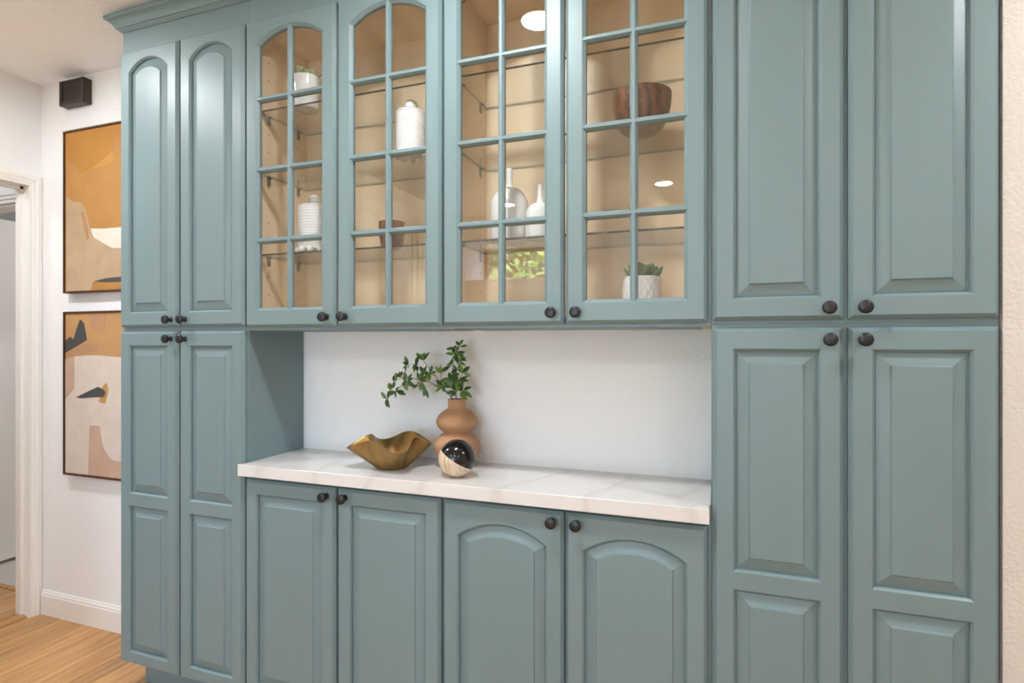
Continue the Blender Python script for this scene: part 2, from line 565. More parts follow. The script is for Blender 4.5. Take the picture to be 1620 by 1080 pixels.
# ================================================================== DOORS
def arc_outline(x0, x1, z0, z1, rise, d=0.0, n=14):
    """closed outline, counter-clockwise from bottom-left; z1 is the apex; arch of the given rise, inset by d"""
    a0, a1, b0 = x0 + d, x1 - d, z0 + d
    if rise <= 0:
        pts = [(a0, b0), (a1, b0), (a1, z1 - d)]
        for i in range(1, n): pts.append((a1 + (a0 - a1) * i / n, z1 - d))
        pts.append((a0, z1 - d))
        return pts
    hw = (x1 - x0) / 2; R = (hw * hw + rise * rise) / (2 * rise); cx = (x0 + x1) / 2; cz = z1 - R
    r = R - d; h = hw - d
    t = math.asin(min(1, h / r))
    pts = [(a0, b0), (a1, b0)]
    for i in range(n + 1):
        a = t - 2 * t * i / n
        pts.append((cx + r * math.sin(a), cz + r * math.cos(a)))
    return pts

def frame_geo(x0, x1, z0, z1, openings, T, stick, back=True):
    """stiles and rails with chamfered outer edge and moulded inner edge; openings: (x0,x1,z0,z1,rise) bottom to top"""
    g = G(); ch = 0.0090; th = 0.0205
    def P(pts, v): return [T(a, v, b) for a, b in pts]
    # outer chamfer and edge
    R = lambda d: [(x0 + d, z0 + d), (x1 - d, z0 + d), (x1 - d, z1 - d), (x0 + d, z1 - d)]
    V, F = loft([P(R(0), th), P(R(0), 0.0110), P(R(0.0010), 0.0095), P(R(ch - 0.001), 0.0012), P(R(ch), 0.0)])
    g.add(V, F)
    if back:
        V = P(R(0), th); g.add(V, [(0, 1, 2, 3)])
    X0, X1, Z0, Z1 = x0 + ch, x1 - ch, z0 + ch, z1 - ch
    ox0, ox1 = openings[0][0], openings[0][1]
    q = lambda a, b, c, d: g.add(P([(a, c), (b, c), (b, d), (a, d)], 0), [(0, 1, 2, 3)])
    q(X0, ox0, Z0, Z1); q(ox1, X1, Z0, Z1)
    zz = Z0
    for (a, b, c, d, rise) in openings:
        q(ox0, ox1, zz, c); zz = d
    a, b, c, d, rise = openings[-1]
    if rise <= 0:
        q(ox0, ox1, d, Z1)
    else:
        o = arc_outline(a, b, c, d, rise)[2:]
        for i in range(len(o) - 1):
            (xa, za), (xb, zb) = o[i], o[i + 1]
            g.add(P([(xb, zb), (xa, za), (xa, Z1), (xb, Z1)], 0), [(0, 1, 2, 3)])
    if not back:      # open back: quads around the opening
        a, b, c, d, rise = openings[0]; k = stick[-1][0]
        o = arc_outline(a, b, c, d, rise, k)
        qb = lambda e, f, h, i: g.add(P([(e, h), (e, i), (f, i), (f, h)], th), [(0, 1, 2, 3)])
        qb(x0, a + k, z0, z1); qb(b - k, x1, z0, z1); qb(a + k, b - k, z0, c + k)
        o = o[2:]
        for i in range(len(o) - 1):
            (xa, za), (xb, zb) = o[i], o[i + 1]
            g.add(P([(xa, za), (xb, zb), (xb, z1), (xa, z1)], th), [(0, 1, 2, 3)])
    for (a, b, c, d, rise) in openings:
        g.add(*loft([P(arc_outline(a, b, c, d, rise, i), v) for i, v in stick]))
    return g

def knob_mesh():
    prof = [(0, 0.0), (0.0095, 0.0), (0.0095, 0.002), (0.0062, 0.005), (0.0058, 0.016), (0.0085, 0.0185), (0.0148, 0.0195), (0.0158, 0.0215),
            (0.0158, 0.0262), (0.0148, 0.0285), (0.0105, 0.0302), (0.005, 0.0310), (0, 0.0312)]
    V, F = lathe(prof, n=28)
    V = [(x, -z, y) for x, y, z in V]
    me = mesh_from('knob', V, F, M['black'], smooth=True)
    me.set_sharp_from_angle(angle=math.radians(50))
    return me
KNOB = knob_mesh()

STICK_P = [(0, 0), (0.0008, 0.0004), (0.0050, 0.0050), (0.0062, 0.0085), (0.0065, 0.0135)]
STICK_G = [(0, 0), (0.0012, 0.0012), (0.009, 0.009), (0.010, 0.0125), (0.010, 0.0205)]
FIELD = [(0.0065, 0.0130), (0.0085, 0.0132), (0.0100, 0.0120), (0.0365, 0.0046), (0.0372, 0.0040), (0.0392, 0.0006), (0.0402, 0.0)]

def knob_on(door, T, u, z):
    o = bpy.data.objects.new('knob', KNOB)
    p = T(u, -0.0003, z)
    o.location = Vector(p) - ORG[door]
    ax = Vector(T(u + 1, 0, z)) - Vector(T(u, 0, z))
    o.rotation_euler = (0, 0, math.atan2(ax.y, ax.x))
    o['label'] = 'round matte black knob'
    return link(o, door)

def panel_door(root, x0, x1, z0, z1, openings, T, mat, knob=None, label=None):
    d = frame_geo(x0, x1, z0, z1, openings, T, STICK_P).build('door', mat, root)
    if label: d['label'] = label
    for (a, b, c, e, rise) in openings:
        rings = [[T(p, v, q) for p, q in arc_outline(a, b, c, e, rise, i)] for i, v in FIELD]
        V, F = loft(rings, False, True)
        part('raised_panel', V, F, mat, d)
    if knob: knob_on(d, T, *knob)
    return d

ST = 0.0475     # stile width

def glass_door(root, x0, x1, z0, z1, oz0, oz1, rise, bars, T, mat, knob, label=None):
    a, b = x0 + ST, x1 - ST
    d = frame_geo(x0, x1, z0, z1, [(a, b, oz0, oz1, rise)], T, STICK_G, False).build('door', mat, root)
    if label: d['label'] = label
    mid = (a + b) / 2
    # glazing bars: a moulded profile (half width, depth)
    mp = [(-0.0105, 0.0125), (-0.0095, 0.0085), (-0.0045, 0.0020), (-0.0035, 0.0012), (0.0035, 0.0012), (0.0045, 0.0020), (0.0095, 0.0085), (0.0105, 0.0125), (0.0105, 0.0175), (-0.0105, 0.0175)]
    V, F = loft([[T(mid + h, v, z) for h, v in mp] for z in (oz0 + 0.002, oz1 - 0.002)], True, True)
    part('glazing_bar', V, F, mat, d)
    for zb in bars:
        for (ua, ub) in ((a + 0.002, mid - 0.004), (mid + 0.004, b - 0.002)):
            V, F = loft([[T(u, v + 0.0002, zb + h) for h, v in mp] for u in (ua, ub)], True, True)
            part('glazing_bar', V, F, mat, d)
    # panes, one for each light
    zs = [oz0 + 0.002] + list(bars) + [None]
    R = None
    hw = (b - a) / 2; R = (hw * hw + rise * rise) / (2 * rise); cz = oz1 - R
    for side in (0, 1):
        ua, ub = ((a + 0.003, mid) if side == 0 else (mid, b - 0.003))
        for i in range(len(zs) - 1):
            za = zs[i]; zb = zs[i + 1]
            if zb is not None:
                o = [(ua, za), (ub, za), (ub, zb), (ua, zb)]
            else:
                o = [(ua, za), (ub, za)]
                for k in range(9):
                    u = ub + (ua - ub) * k / 8
                    o.append((u, cz + math.sqrt((R - 0.003) ** 2 - (u - mid) ** 2)))
            V, F = loft([[T(p, 0.0130, q) for p, q in o], [T(p, 0.0160, q) for p, q in o]], True, True)
            part('pane', V, F, M['glass'], d)
    knob_on(d, T, *knob)
    return d

TM = lambda u, v, z: (u, YD + v, z)      # the main run of cabinets
P_ = M['paint']
KU, KL, KB = 1.4155, 1.3415, 0.8315

def closed_cab(name, loc, x0, x1, z0, z1, label, cat='cabinet'):
    r = thing(name, loc, label, cat)
    boxo('body', x0, x1, YF, YW - 0.001, z0, z1, P_, r)
    return r

# ------------------------------------------------------------------ left pantry
r = closed_cab('pantry_cabinet', (-1.849, YF, 1.382), -2.160, -1.5368, 1.3822, 2.5500, 'green upper cabinet with narrow arched doors beside the paintings')
for i, (a, b) in enumerate(((-2.151, -1.852), (-1.843, -1.543))):
    panel_door(r, a, b, 1.3895, 2.444, [(a + ST, b - ST, 1.441, 2.406, 0.048)], TM, P_, ((b - 0.031) if i == 0 else (a + 0.031), KU))
r = closed_cab('pantry_cabinet', (-1.849, YF, 0), -2.160, -1.5368, 0.1000, 1.3816, 'tall green lower cabinet with two-panel doors beside the paintings')
boxo('toe_kick', -2.105, -1.5368, YF + 0.05, YW - 0.001, 0.0005, 0.0998, P_, r)
for i, (a, b) in enumerate(((-2.151, -1.852), (-1.843, -1.543))):
    panel_door(r, a, b, 0.1055, 1.3725, [(a + ST, b - ST, 0.151, 0.7115, 0), (a + ST, b - ST, 0.7555, 1.3215, 0)], TM, P_, ((b - 0.031) if i == 0 else (a + 0.031), KL + 0.003))
# ------------------------------------------------------------------ right pantry
r = closed_cab('pantry_cabinet', (0.294, YF, 1.382), -0.0070, 0.5960, 1.3802, 2.5500, 'green upper cabinet with tall raised-panel doors at the right wall')
for i, (a, b) in enumerate(((-0.003, 0.290), (0.300, 0.5915))):
    panel_door(r, a, b, 1.3890, 2.444, [(a + ST, b - ST, 1.440, 2.406, 0.048)], TM, P_, ((b - 0.034) if i == 0 else (a + 0.030), KU))
r = closed_cab('pantry_cabinet', (0.294, YF, 0), -0.0070, 0.5960, 0.1000, 1.3796, 'tall green lower cabinet with two-panel doors at the right wall')
boxo('toe_kick', -0.0070, 0.5960, YF + 0.05, YW - 0.001, 0.0005, 0.0998, P_, r)
for i, (a, b) in enumerate(((-0.003, 0.290), (0.300, 0.5915))):
    panel_door(r, a, b, 0.1055, 1.3685, [(a + ST, b - ST, 0.150, 0.7115, 0), (a + ST, b - ST, 0.7545, 1.3175, 0)], TM, P_, ((b - 0.032) if i == 0 else (a + 0.030), KL - 0.002))
# ------------------------------------------------------------------ base cabinets
for (a0, a1, drs, arch, lab) in ((-1.5360, -0.7755, ((-1.5345, -1.161), (-1.1530, -0.7790)), False, 'green base cabinet with square-panel doors under the brass bowl'),
                                 (-0.7745, -0.0078, ((-0.7715, -0.396), (-0.3905, -0.0165)), True, 'green base cabinet with arched-panel doors under the counter')):
    r = closed_cab('base_cabinet', ((a0 + a1) / 2, YF, 0), a0, a1, 0.1000, 0.8715, lab)
    boxo('toe_kick', a0, a1, YF + 0.05, YW - 0.001, 0.0005, 0.0998, P_, r)
    for i, (a, b) in enumerate(drs):
        op = (a + ST, b - ST, 0.151, 0.805 if arch else 0.811, 0.047 if arch else 0)
        panel_door(r, a, b, 0.1055, 0.8585, [op], TM, P_, ((b - 0.031) if i == 0 else (a + 0.033), KB))

# ------------------------------------------------------------------ glazed wall cabinets
CLIP_g = G()
CLIP_g.box(-0.0015, 0.0, -0.008, 0.008, -0.030, 0.0)
CLIP_g.box(0.0, 0.012, -0.004, 0.004, -0.004, -0.001)
CLIP_g.add(*lathe([(0, 0), (0.0035, 0), (0.0035, 0.004), (0, 0.004)], n=8))
CLIP = mesh_from('shelf_clip', CLIP_g.V, CLIP_g.F, M['steel'])
DOT_V, DOT_F = lathe([(0, 0.0), (0.0024, 0.0), (0.0024, 0.0006), (0, 0.0006)], n=8)
DOT = mesh_from('pin_hole', [(z, x, y) for x, y, z in DOT_V], DOT_F, M['soil'])
SH = (2.1475, 1.9305, 1.6420)      # shelf tops
CB = 1.4040                        # cabinet floor inside
def glazed_cab(x0, x1, drs, label):
    r = thing('glazed_cabinet', ((x0 + x1) / 2, YF, 1.374), label, 'cabinet')
    yb = YW - 0.001; t = 0.019; yi = YF + 0.019
    # face frame
    g = G()
    g.box(x0, x0 + 0.022, YF, yi, 1.374, 2.55); g.box(x1 - 0.022, x1, YF, yi, 1.374, 2.55)
    g.box(x0 + 0.022, x1 - 0.022, YF, yi, 1.374, CB); g.box(x0 + 0.022, x1 - 0.022, YF, yi, 2.432, 2.55)
    g.build('face_frame', P_, r)
    si = 0.026
    boxo('side_panel', x0, x0 + si, yi, yb, 1.374, 2.45, M['maple'], r)
    boxo('side_panel', x1 - si, x1, yi, yb, 1.374, 2.45, M['maple'], r)
    boxo('back_panel', x0 + si, x1 - si, yb - 0.012, yb, CB, 2.432, M['maple'], r)
    boxo('top_panel', x0 + si, x1 - si, yi, yb, 2.432, 2.45, M['maple'], r)
    g = G(); g.box(x0 + si, x1 - si, yi, yb, 1.3745, CB - 0.0008)
    bt = g.build('bottom_panel', M['maple'], r)
    boxo('underside', x0 + si, x1 - si, yi, yb, 1.372, 1.3743, P_, r)
    for z in SH:
        s = G()
        xa, xb, ya, ybk, zt = x0 + si + 0.002, x1 - si - 0.002, YF + 0.0215, yb - 0.016, z
        V = [(xa, ya, zt - 0.006), (xb, ya, zt - 0.006), (xb, ybk, zt - 0.006), (xa, ybk, zt - 0.006), (xa, ya, zt), (xb, ya, zt), (xb, ybk, zt), (xa, ybk, zt)]
        F = [(0, 3, 2, 1), (4, 5, 6, 7), (0, 1, 5, 4), (1, 2, 6, 5), (2, 3, 7, 6), (3, 0, 4, 7)]
        so = part('shelf', V, F, None, r, fm=[0, 0, 1, 2, 2, 2], mats=[M['shelf_glass'], M['shelf_edge'], M['shelf_back']])
        so['label'] = 'clear glass shelf with dark green edge'
        for sx, xx in ((1, x0 + si), (-1, x1 - si)):
            for yy in (YF + 0.065, yb - 0.062):
                c = bpy.data.objects.new('shelf_clip', CLIP)
                c.location = Vector((xx + sx * 0.0018, yy, zt - 0.0065)) - ORG[r]
                if sx < 0: c.rotation_euler = (0, 0, PI)
                link(c, r)
    for k in range(14):
        zz = CB + 0.10 + k * 0.064
        for yy in (YF + 0.065, yb - 0.062):
            h = bpy.data.objects.new('pin_hole', DOT)
            h.location = Vector((x0 + si + 0.0001, yy, zz)) - ORG[r]
            link(h, r)
    bars = (1.6815, 1.9255, 2.1690)
    for i, (a, b) in enumerate(drs):
        glass_door(r, a, b, 1.3845, 2.444, 1.4405, 2.405, 0.049, bars, TM, P_, ((b - 0.031) if i == 0 else (a + 0.033), KU))
    return r
glazed_cab(-1.5360, -0.7755, ((-1.5345, -1.161), (-1.1530, -0.7770)), 'green glass-door wall cabinet holding the lidded white jars')
glazed_cab(-0.7745, -0.0078, ((-0.7720, -0.396), (-0.3905, -0.0165)), 'green glass-door wall cabinet holding white bottle vases')

# ------------------------------------------------------------------ crown moulding
prof = [(0.0005, 2.5505), (0.0005, 2.530), (0.004, 2.5305), (0.0125, 2.5385), (0.0145, 2.5415), (0.018, 2.5420), (0.020, 2.546), (0.0235, 2.5520), (0.0290, 2.5590), (0.0360, 2.5650), (0.0425, 2.5690), (0.0445, 2.5700), (0.0460, 2.5730), (0.0460, 2.5840), (0.0005, 2.5840)]
prof = prof[1:] 
rings = [[(-2.160 - p, YW - 0.001, z) for p, z in prof], [(-2.160 - p, YF - p, z) for p, z in prof], [(0.5960, YF - p, z) for p, z in prof]]
cr = part('crown_moulding', *loft(rings, True, True), P_)
props(cr, 'green crown moulding along the top of the cabinets', 'moulding')

# ------------------------------------------------------------------ countertop
o = [(-1.5455, 1.5030), (-0.0115, 1.5030), (-0.0115, 1.5440), (-0.0080, 1.5455), (-0.0080, YW - 0.001), (-1.5362, YW - 0.001), (-1.5362, 1.5225), (-1.5455, 1.5225)]
V, F = loft([[(x, y, 0.8722) for x, y in o], [(x, y, 0.9120) for x, y in o]], True, True)
ct = part('countertop', V, F, M['quartz'])
bevel(ct, 0.0025, 3)
props(ct, 'white quartz countertop with faint grey veins', 'countertop')
CT = 0.9120

# ================================================================== THINGS ON THE COUNTER
# ------------------------------------------------------------------ wavy brass bowl
def wavy_bowl():
    cx, cy = -1.021, 1.645
    n, m = 168, 22
    def surf(off):
        rings = []
        for i in range(m + 1):
            t = i / m
            r0 = 0.054 + (0.124 - 0.054) * t
            zz = 0.003 + 0.088 * t
            rg = []
            for j in range(n):
                a = 2 * PI * j / n
                ph = 4 * (a + 0.97) + 0.45 * math.sin(2 * a + 0.4)
                w = math.cos(ph)                        # +1 where the rim is pulled out and droops, -1 where it is pushed in and stands up
                w = w + 0.12 * math.cos(2 * ph)
                r = r0 + 0.024 * t ** 0.75 * w - off - 0.016 * t * max(0.0, math.cos(a - 0.56)) ** 6
                z = zz - 0.0165 * t ** 1.3 * w + 0.004 * t * math.sin(a + 1.0)
                rg.append((cx + r * math.cos(a), cy + 0.95 * r * math.sin(a), CT + z))
            rings.append(rg)
        return rings
    A = surf(0.0); B = surf(0.0022)
    B = [[(x, y, z + (0.002 if k == 0 else 0)) for x, y, z in rg] for k, rg in enumerate(B)]
    base = [[(cx + 0.050 * math.cos(2 * PI * j / n), cy + 0.0465 * math.sin(2 * PI * j / n), CT + 0.0004) for j in range(n)]]
    rings = base + A + list(reversed(B))
    V, F = loft(rings, True, True)
    return part('wavy_bowl', V, F, M['brass'], smooth=True, angle=math.radians(60))
props(wavy_bowl(), 'wavy-rimmed aged brass bowl on the white counter', 'bowl')

# ------------------------------------------------------------------ terracotta vase
VX, VY = -0.8240, 1.738
vprof = [(0, 0.0006), (0.038, 0.0006), (0.046, 0.003), (0.058, 0.018), (0.070, 0.038), (0.077, 0.058), (0.0785, 0.070), (0.076, 0.083), (0.068, 0.096), (0.055, 0.106), (0.0455, 0.111),
         (0.0440, 0.1145), (0.048, 0.119), (0.058, 0.127), (0.067, 0.138), (0.0705, 0.149), (0.0695, 0.159), (0.063, 0.172), (0.052, 0.183), (0.040, 0.191), (0.0325, 0.196), (0.0303, 0.201), (0.0300, 0.226), (0.0292, 0.2275),
         (0.0270, 0.2275), (0.0262, 0.226), (0.0262, 0.190), (0.02, 0.175), (0, 0.170)]
def dense(p, k=3):
    o = []
    for i in range(len(p) - 1):
        for j in range(k):
            t = j / k; o.append((p[i][0] + (p[i + 1][0] - p[i][0]) * t, p[i][1] + (p[i + 1][1] - p[i][1]) * t))
    return o + [p[-1]]
V, F = lathe(vprof, (VX, VY, CT), 56)
va = part('vase', V, F, M['terracotta'], smooth=True, angle=math.radians(50))
props(va, 'matte peach double-gourd vase holding leafy branches', 'vase')

# ------------------------------------------------------------------ two-tone ball
def ball():
    c = Vector((-0.7580, 1.600, CT + 0.0580)); R = 0.0580
    root = thing('decorative_ball', (c.x, c.y, CT), 'black and pale striped wood ball on the white counter', 'ornament')
    nrm = Vector((0.505, 0.149, 0.845)).normalized()
    q = Vector((0, 0, 1)).rotation_difference(nrm).to_matrix()
    def cap(a0, a1, k=20, rs=1.0):
        rings = []
        for i in range(k + 1):
            t = a0 + (a1 - a0) * i / k
            rings.append([tuple(c + q @ Vector((R * rs * math.sin(t) * math.cos(2 * PI * j / 56), R * rs * math.sin(t) * math.sin(2 * PI * j / 56), R * rs * math.cos(t)))) for j in range(56)])
        return loft(rings, False, False)
    V, F = cap(0.0, PI / 2)
    part('lacquered_half', V, F, M['ball_black'], root, smooth=True)['label'] = 'glossy black half'
    V, F = cap(PI / 2, PI, rs=0.9985)
    part('wooden_half', V, F, M['striped'], root, smooth=True)['label'] = 'pale striped wooden half'
ball()

# ------------------------------------------------------------------ branches
def leaf_mesh(L=0.0290, W=0.0122):
    V = [(0, 0, 0)]; rows = [(0.18, 0.55), (0.42, 1.0), (0.68, 0.82), (0.88, 0.38)]
    for t, w in rows:
        zb = -0.10 * L * t * t * 2
        V += [(-W / 2 * w, t * L, zb + 0.0012 * w), (0, t * L, zb), (W / 2 * w, t * L, zb + 0.0012 * w)]
    V.append((0, L, -0.2 * L))
    F = [(0, 2, 1), (0, 3, 2)]
    for i in range(3):
        a = 1 + 3 * i
        F += [(a, a + 1, a + 4, a + 3), (a + 1, a + 2, a + 5, a + 4)]
    F += [(10, 11, 13), (11, 12, 13)]
    return V, F
LV, LF = leaf_mesh()
LEAF = [mesh_from('leaf', LV, LF, M['leaf'], smooth=True), mesh_from('leaf', LV, LF, M['leaf_b'], smooth=True)]
TH_C, TH_S = math.cos(YAW), math.sin(YAW)
def at(px, py, Y):
    """world point at depth Y that a reference measurement falls on"""
    u = (px - 810.0) / 890.0
    z = Y / (TH_C + u * TH_S)
    return Vector(((z * u - Y * TH_S) / TH_C, Y, CAM_H + (540.0 - py) / 890.0 * z))
def zp(a, b, Y): return at(590 + a / 9.394, 535 + b / 9.394, Y)
def branch(label, stems, clusters, base):
    root = thing('leafy_branch', tuple(base), label, 'branch', 'branches in the peach vase')
    g = G()
    for pts, r in stems:
        sp = smoothpath(pts, 5)
        n = len(sp)
        g.add(*tube(sp, [r * (1 - 0.55 * i / n) for i in range(n)], 6))
    g.build('stem', M['stem'], root, smooth=True)
    for (p, n, dirv, spread, sc) in clusters:
        for k in range(n):
            a = 2 * PI * k / n + random.uniform(-0.3, 0.3)
            d = Vector(dirv).normalized()
            e1 = d.cross(Vector((0, 1, 0.13))).normalized(); e2 = d.cross(e1)
            v = (d * (1 - spread) + (e1 * math.cos(a) + e2 * math.sin(a) * 0.75) * spread).normalized()
            p0 = p + d * random.uniform(-0.004, 0.004)
            if p0.y + v.y * 0.026 > YW - 0.006: v.y = -abs(v.y)
            up = Vector((random.uniform(-0.5, 0.5), -1.0, 0.55 + random.uniform(-0.4, 0.4)))
            zax = (up - v * up.dot(v)).normalized(); xax = v.cross(zax)
            m = Matrix((xax, v, zax)).transposed().to_4x4()
            o = bpy.data.objects.new('leaf', LEAF[0 if random.random() < 0.62 else 1])
            s = sc * random.uniform(0.9, 1.25)
            o.matrix_local = Matrix.Translation(p0 - ORG[root]) @ m @ Matrix.Diagonal((s, s, s, 1))
            link(o, root)
Yb = VY
inner = lambda dx, dy=0: Vector((VX + dx, VY + dy, CT + 0.180))
neck = lambda dx, dy=0: Vector((VX + dx, VY + dy, CT + 0.228))
branch('arching leafy branch reaching up and left from the peach vase',
       [([inner(0.004, -0.004), neck(-0.016, -0.006), zp(1080, 760, 1.728), zp(930, 560, 1.722), zp(830, 430, 1.722), zp(760, 345, 1.725)], 0.0016),
        ([zp(930, 560, 1.722), zp(840, 520, 1.71), zp(740, 440, 1.70), zp(660, 390, 1.70), zp(530, 390, 1.705)], 0.0010),
        ([zp(1030, 690, 1.728), zp(1015, 590, 1.72), zp(1008, 520, 1.715)], 0.0009),
        ([zp(850, 520, 1.715), zp(690, 540, 1.74), zp(660, 580, 1.745)], 0.0008)],
       [(zp(752, 330, 1.725), 4, (-0.1, -0.1, 1), 0.45, 1.15), (zp(520, 390, 1.705), 6, (-1, -0.3, 0.0), 0.75, 0.9), (zp(650, 380, 1.70), 7, (-0.6, -0.5, 0.2), 0.8, 1.0),
        (zp(690, 430, 1.70), 4, (-0.3, -0.4, -0.6), 0.7, 1.0), (zp(760, 515, 1.715), 5, (-0.5, -0.4, 0.4), 0.75, 0.95), (zp(850, 525, 1.715), 7, (-0.3, -0.6, 0.3), 0.85, 1.0),
        (zp(1008, 520, 1.715), 3, (0.1, -0.2, 1), 0.5, 1.1), (zp(1040, 700, 1.728), 7, (0, -0.5, 0.3), 0.85, 1.05)], neck(-0.012))
branch('long leafy branch drooping left from the peach vase',
       [([inner(0.0, 0.006), neck(-0.019, 0.004), zp(1050, 765, 1.742), zp(940, 700, 1.738), zp(800, 640, 1.735), zp(560, 592, 1.73), zp(430, 592, 1.728), zp(330, 620, 1.725)], 0.0016),
        ([zp(560, 592, 1.73), zp(430, 705, 1.715), zp(340, 770, 1.71), zp(270, 850, 1.71), zp(205, 895, 1.71)], 0.0011),
        ([zp(800, 640, 1.735), zp(730, 655, 1.715), zp(700, 670, 1.71)], 0.0009),
        ([zp(960, 710, 1.738), zp(860, 695, 1.75), zp(785, 730, 1.755)], 0.0008)],
       [(zp(720, 650, 1.712), 8, (-0.3, -0.6, -0.1), 0.88, 1.1), (zp(510, 640, 1.720), 8, (-0.2, -0.7, 0.0), 0.9, 1.15), (zp(330, 640, 1.725), 6, (-0.6, -0.4, 0.1), 0.85, 1.0),
        (zp(415, 580, 1.728), 3, (-0.3, -0.1, 0.8), 0.5, 0.9), (zp(260, 770, 1.715), 5, (-0.8, -0.4, 0.1), 0.8, 1.0), (zp(345, 790, 1.71), 6, (0.1, -0.6, -0.4), 0.85, 1.05),
        (zp(205, 895, 1.71), 6, (-0.6, -0.3, -0.3), 0.8, 1.0), (zp(785, 735, 1.755), 2, (0, -0.1, -1), 0.25, 1.1), (zp(680, 690, 1.712), 3, (-0.4, -0.5, -0.6), 0.6, 1.0)], neck(-0.008))
branch('upright leafy branch standing tallest in the peach vase',
       [([inner(0.006, 0.0), neck(-0.006, 0.004), zp(1185, 650, 1.740), zp(1190, 470, 1.738), zp(1225, 260, 1.735), zp(1300, 105, 1.73)], 0.0016),
        ([inner(-0.004, -0.006), neck(0.002, -0.006), zp(1225, 700, 1.728), zp(1250, 540, 1.722), zp(1285, 350, 1.72)], 0.0013),
        ([zp(1225, 700, 1.728), zp(1290, 600, 1.71), zp(1335, 510, 1.705)], 0.0009),
        ([inner(0.002, 0.0), neck(0.013, 0.0), zp(1300, 800, 1.73), zp(1340, 770, 1.725)], 0.0010),
        ([zp(1190, 470, 1.738), zp(1160, 430, 1.73), zp(1140, 400, 1.725)], 0.0009)],
       [(zp(1300, 110, 1.73), 5, (0.2, -0.2, 0.6), 0.7, 0.85), (zp(1240, 220, 1.735), 8, (0.1, -0.5, 0.5), 0.85, 1.1), (zp(1260, 260, 1.73), 5, (0.4, -0.4, 0.2), 0.8, 1.0), (zp(1210, 170, 1.735), 3, (-0.4, -0.1, 0.7), 0.6, 0.9),
        (zp(1145, 405, 1.725), 5, (-0.5, -0.3, 0.4), 0.75, 1.05), (zp(1300, 350, 1.72), 4, (0.5, -0.2, 0.4), 0.7, 0.9), (zp(1335, 510, 1.705), 4, (0.7, -0.2, 0.4), 0.65, 1.05), (zp(1260, 460, 1.722), 4, (0.2, -0.5, 0.4), 0.75, 0.95),
        (zp(1160, 600, 1.735), 6, (-0.3, -0.5, 0.7), 0.7, 1.25), (zp(1265, 630, 1.72), 6, (0.2, -0.6, 0.6), 0.75, 1.2), (zp(1215, 720, 1.728), 4, (0, -0.4, 0.9), 0.5, 1.1), (zp(1230, 790, 1.728), 5, (-0.2, -0.4, 0.5), 0.75, 1.15),
        (zp(1330, 775, 1.725), 5, (0.8, -0.3, 0.3), 0.65, 1.15), (zp(1300, 830, 1.725), 2, (1, -0.1, -0.25), 0.25, 1.2)], neck(0.004))

# ================================================================== THINGS IN THE GLASS CABINETS
def succulent(name, loc, r, h, label, kind, leafmat, nl, lr):
    root = thing(name, loc, label, 'plant')
    prof = [(0, 0), (r * 0.80, 0), (r * 0.84, 0.002)] + [(r * (0.84 + 0.16 * min(1, t * 1.4)), 0.002 + (h - 0.004) * t) for t in [i / 22 for i in range(1, 23)]] + [(r * 0.985, h), (r * 0.92, h), (r * 0.90, h - 0.004), (r * 0.90, h - 0.018)]
    if kind == 'diamond':
        prof = [(0, 0), (r * 0.96, 0), (r * 0.985, 0.002)] + [(r, 0.002 + (h - 0.004) * i / 34) for i in range(1, 35)] + [(r * 0.99, h), (r * 0.93, h), (r * 0.92, h - 0.004), (r * 0.92, h - 0.018)]
        fn = lambda a, z: 0.0032 * (min(abs(math.sin(a * 9 + z * 95)), abs(math.sin(a * 9 - z * 95))) ** 0.6 - 0.6) if 0.002 < z < h - 0.003 else 0
        V, F = lathe(prof, loc, 144, fn)
    else:
        V, F = lathe(prof, loc, 44)
    part('pot', V, F, M['ceramic'], root, smooth=True, angle=math.radians(55))
    V, F = lathe([(0, h - 0.012), (r * 0.905, h - 0.013)], loc, 32)
    part('soil', V, F, M['soil'], root)
    # fleshy pointed leaf
    def fleshy(L, W):
        rings = []
        for t, w in ((0, 0.35), (0.2, 0.75), (0.45, 1.0), (0.7, 0.85), (0.88, 0.45), (1.0, 0.04)):
            rings.append([(W / 2 * w * math.cos(a), L * t, 0.42 * W / 2 * w * math.sin(a) + 0.25 * L * t * t) for a in [2 * PI * k / 8 for k in range(8)]])
        return loft(rings, True, True)
    V, F = fleshy(lr, lr * 0.62)
    me = mesh_from('leaf', V, F, leafmat, smooth=True)
    cs = [(0, 0, nl)] + [(0.52 * r * math.cos(k * 2.1 + 0.4), 0.52 * r * math.sin(k * 2.1 + 0.4), max(6, nl - 4)) for k in range(3)]
    for (cx, cy, n) in cs:
        for k in range(n):
            a = k * 2.39996; t = k / n
            o = bpy.data.objects.new('leaf', me)
            o.location = (cx, cy, h - 0.008 + 0.018 * (1 - t))
            o.rotation_euler = (math.radians(78 - 66 * t), 0, a)
            s = 0.55 + 0.5 * t
            o.scale = (s, s, s)
            link(o, root)
    return root

succulent('succulent_pot', (-1.3515, 1.620, SH[0] + 0.0006), 0.0490, 0.112, 'pale succulent in white pot on the top glass shelf', 'plain', M['succulent_pale'], 11, 0.042)
succulent('succulent_pot', (-0.1980, 1.660, CB), 0.0545, 0.1165, 'green succulent in diamond-textured white pot on the cabinet floor', 'diamond', M['succulent'], 13, 0.052)

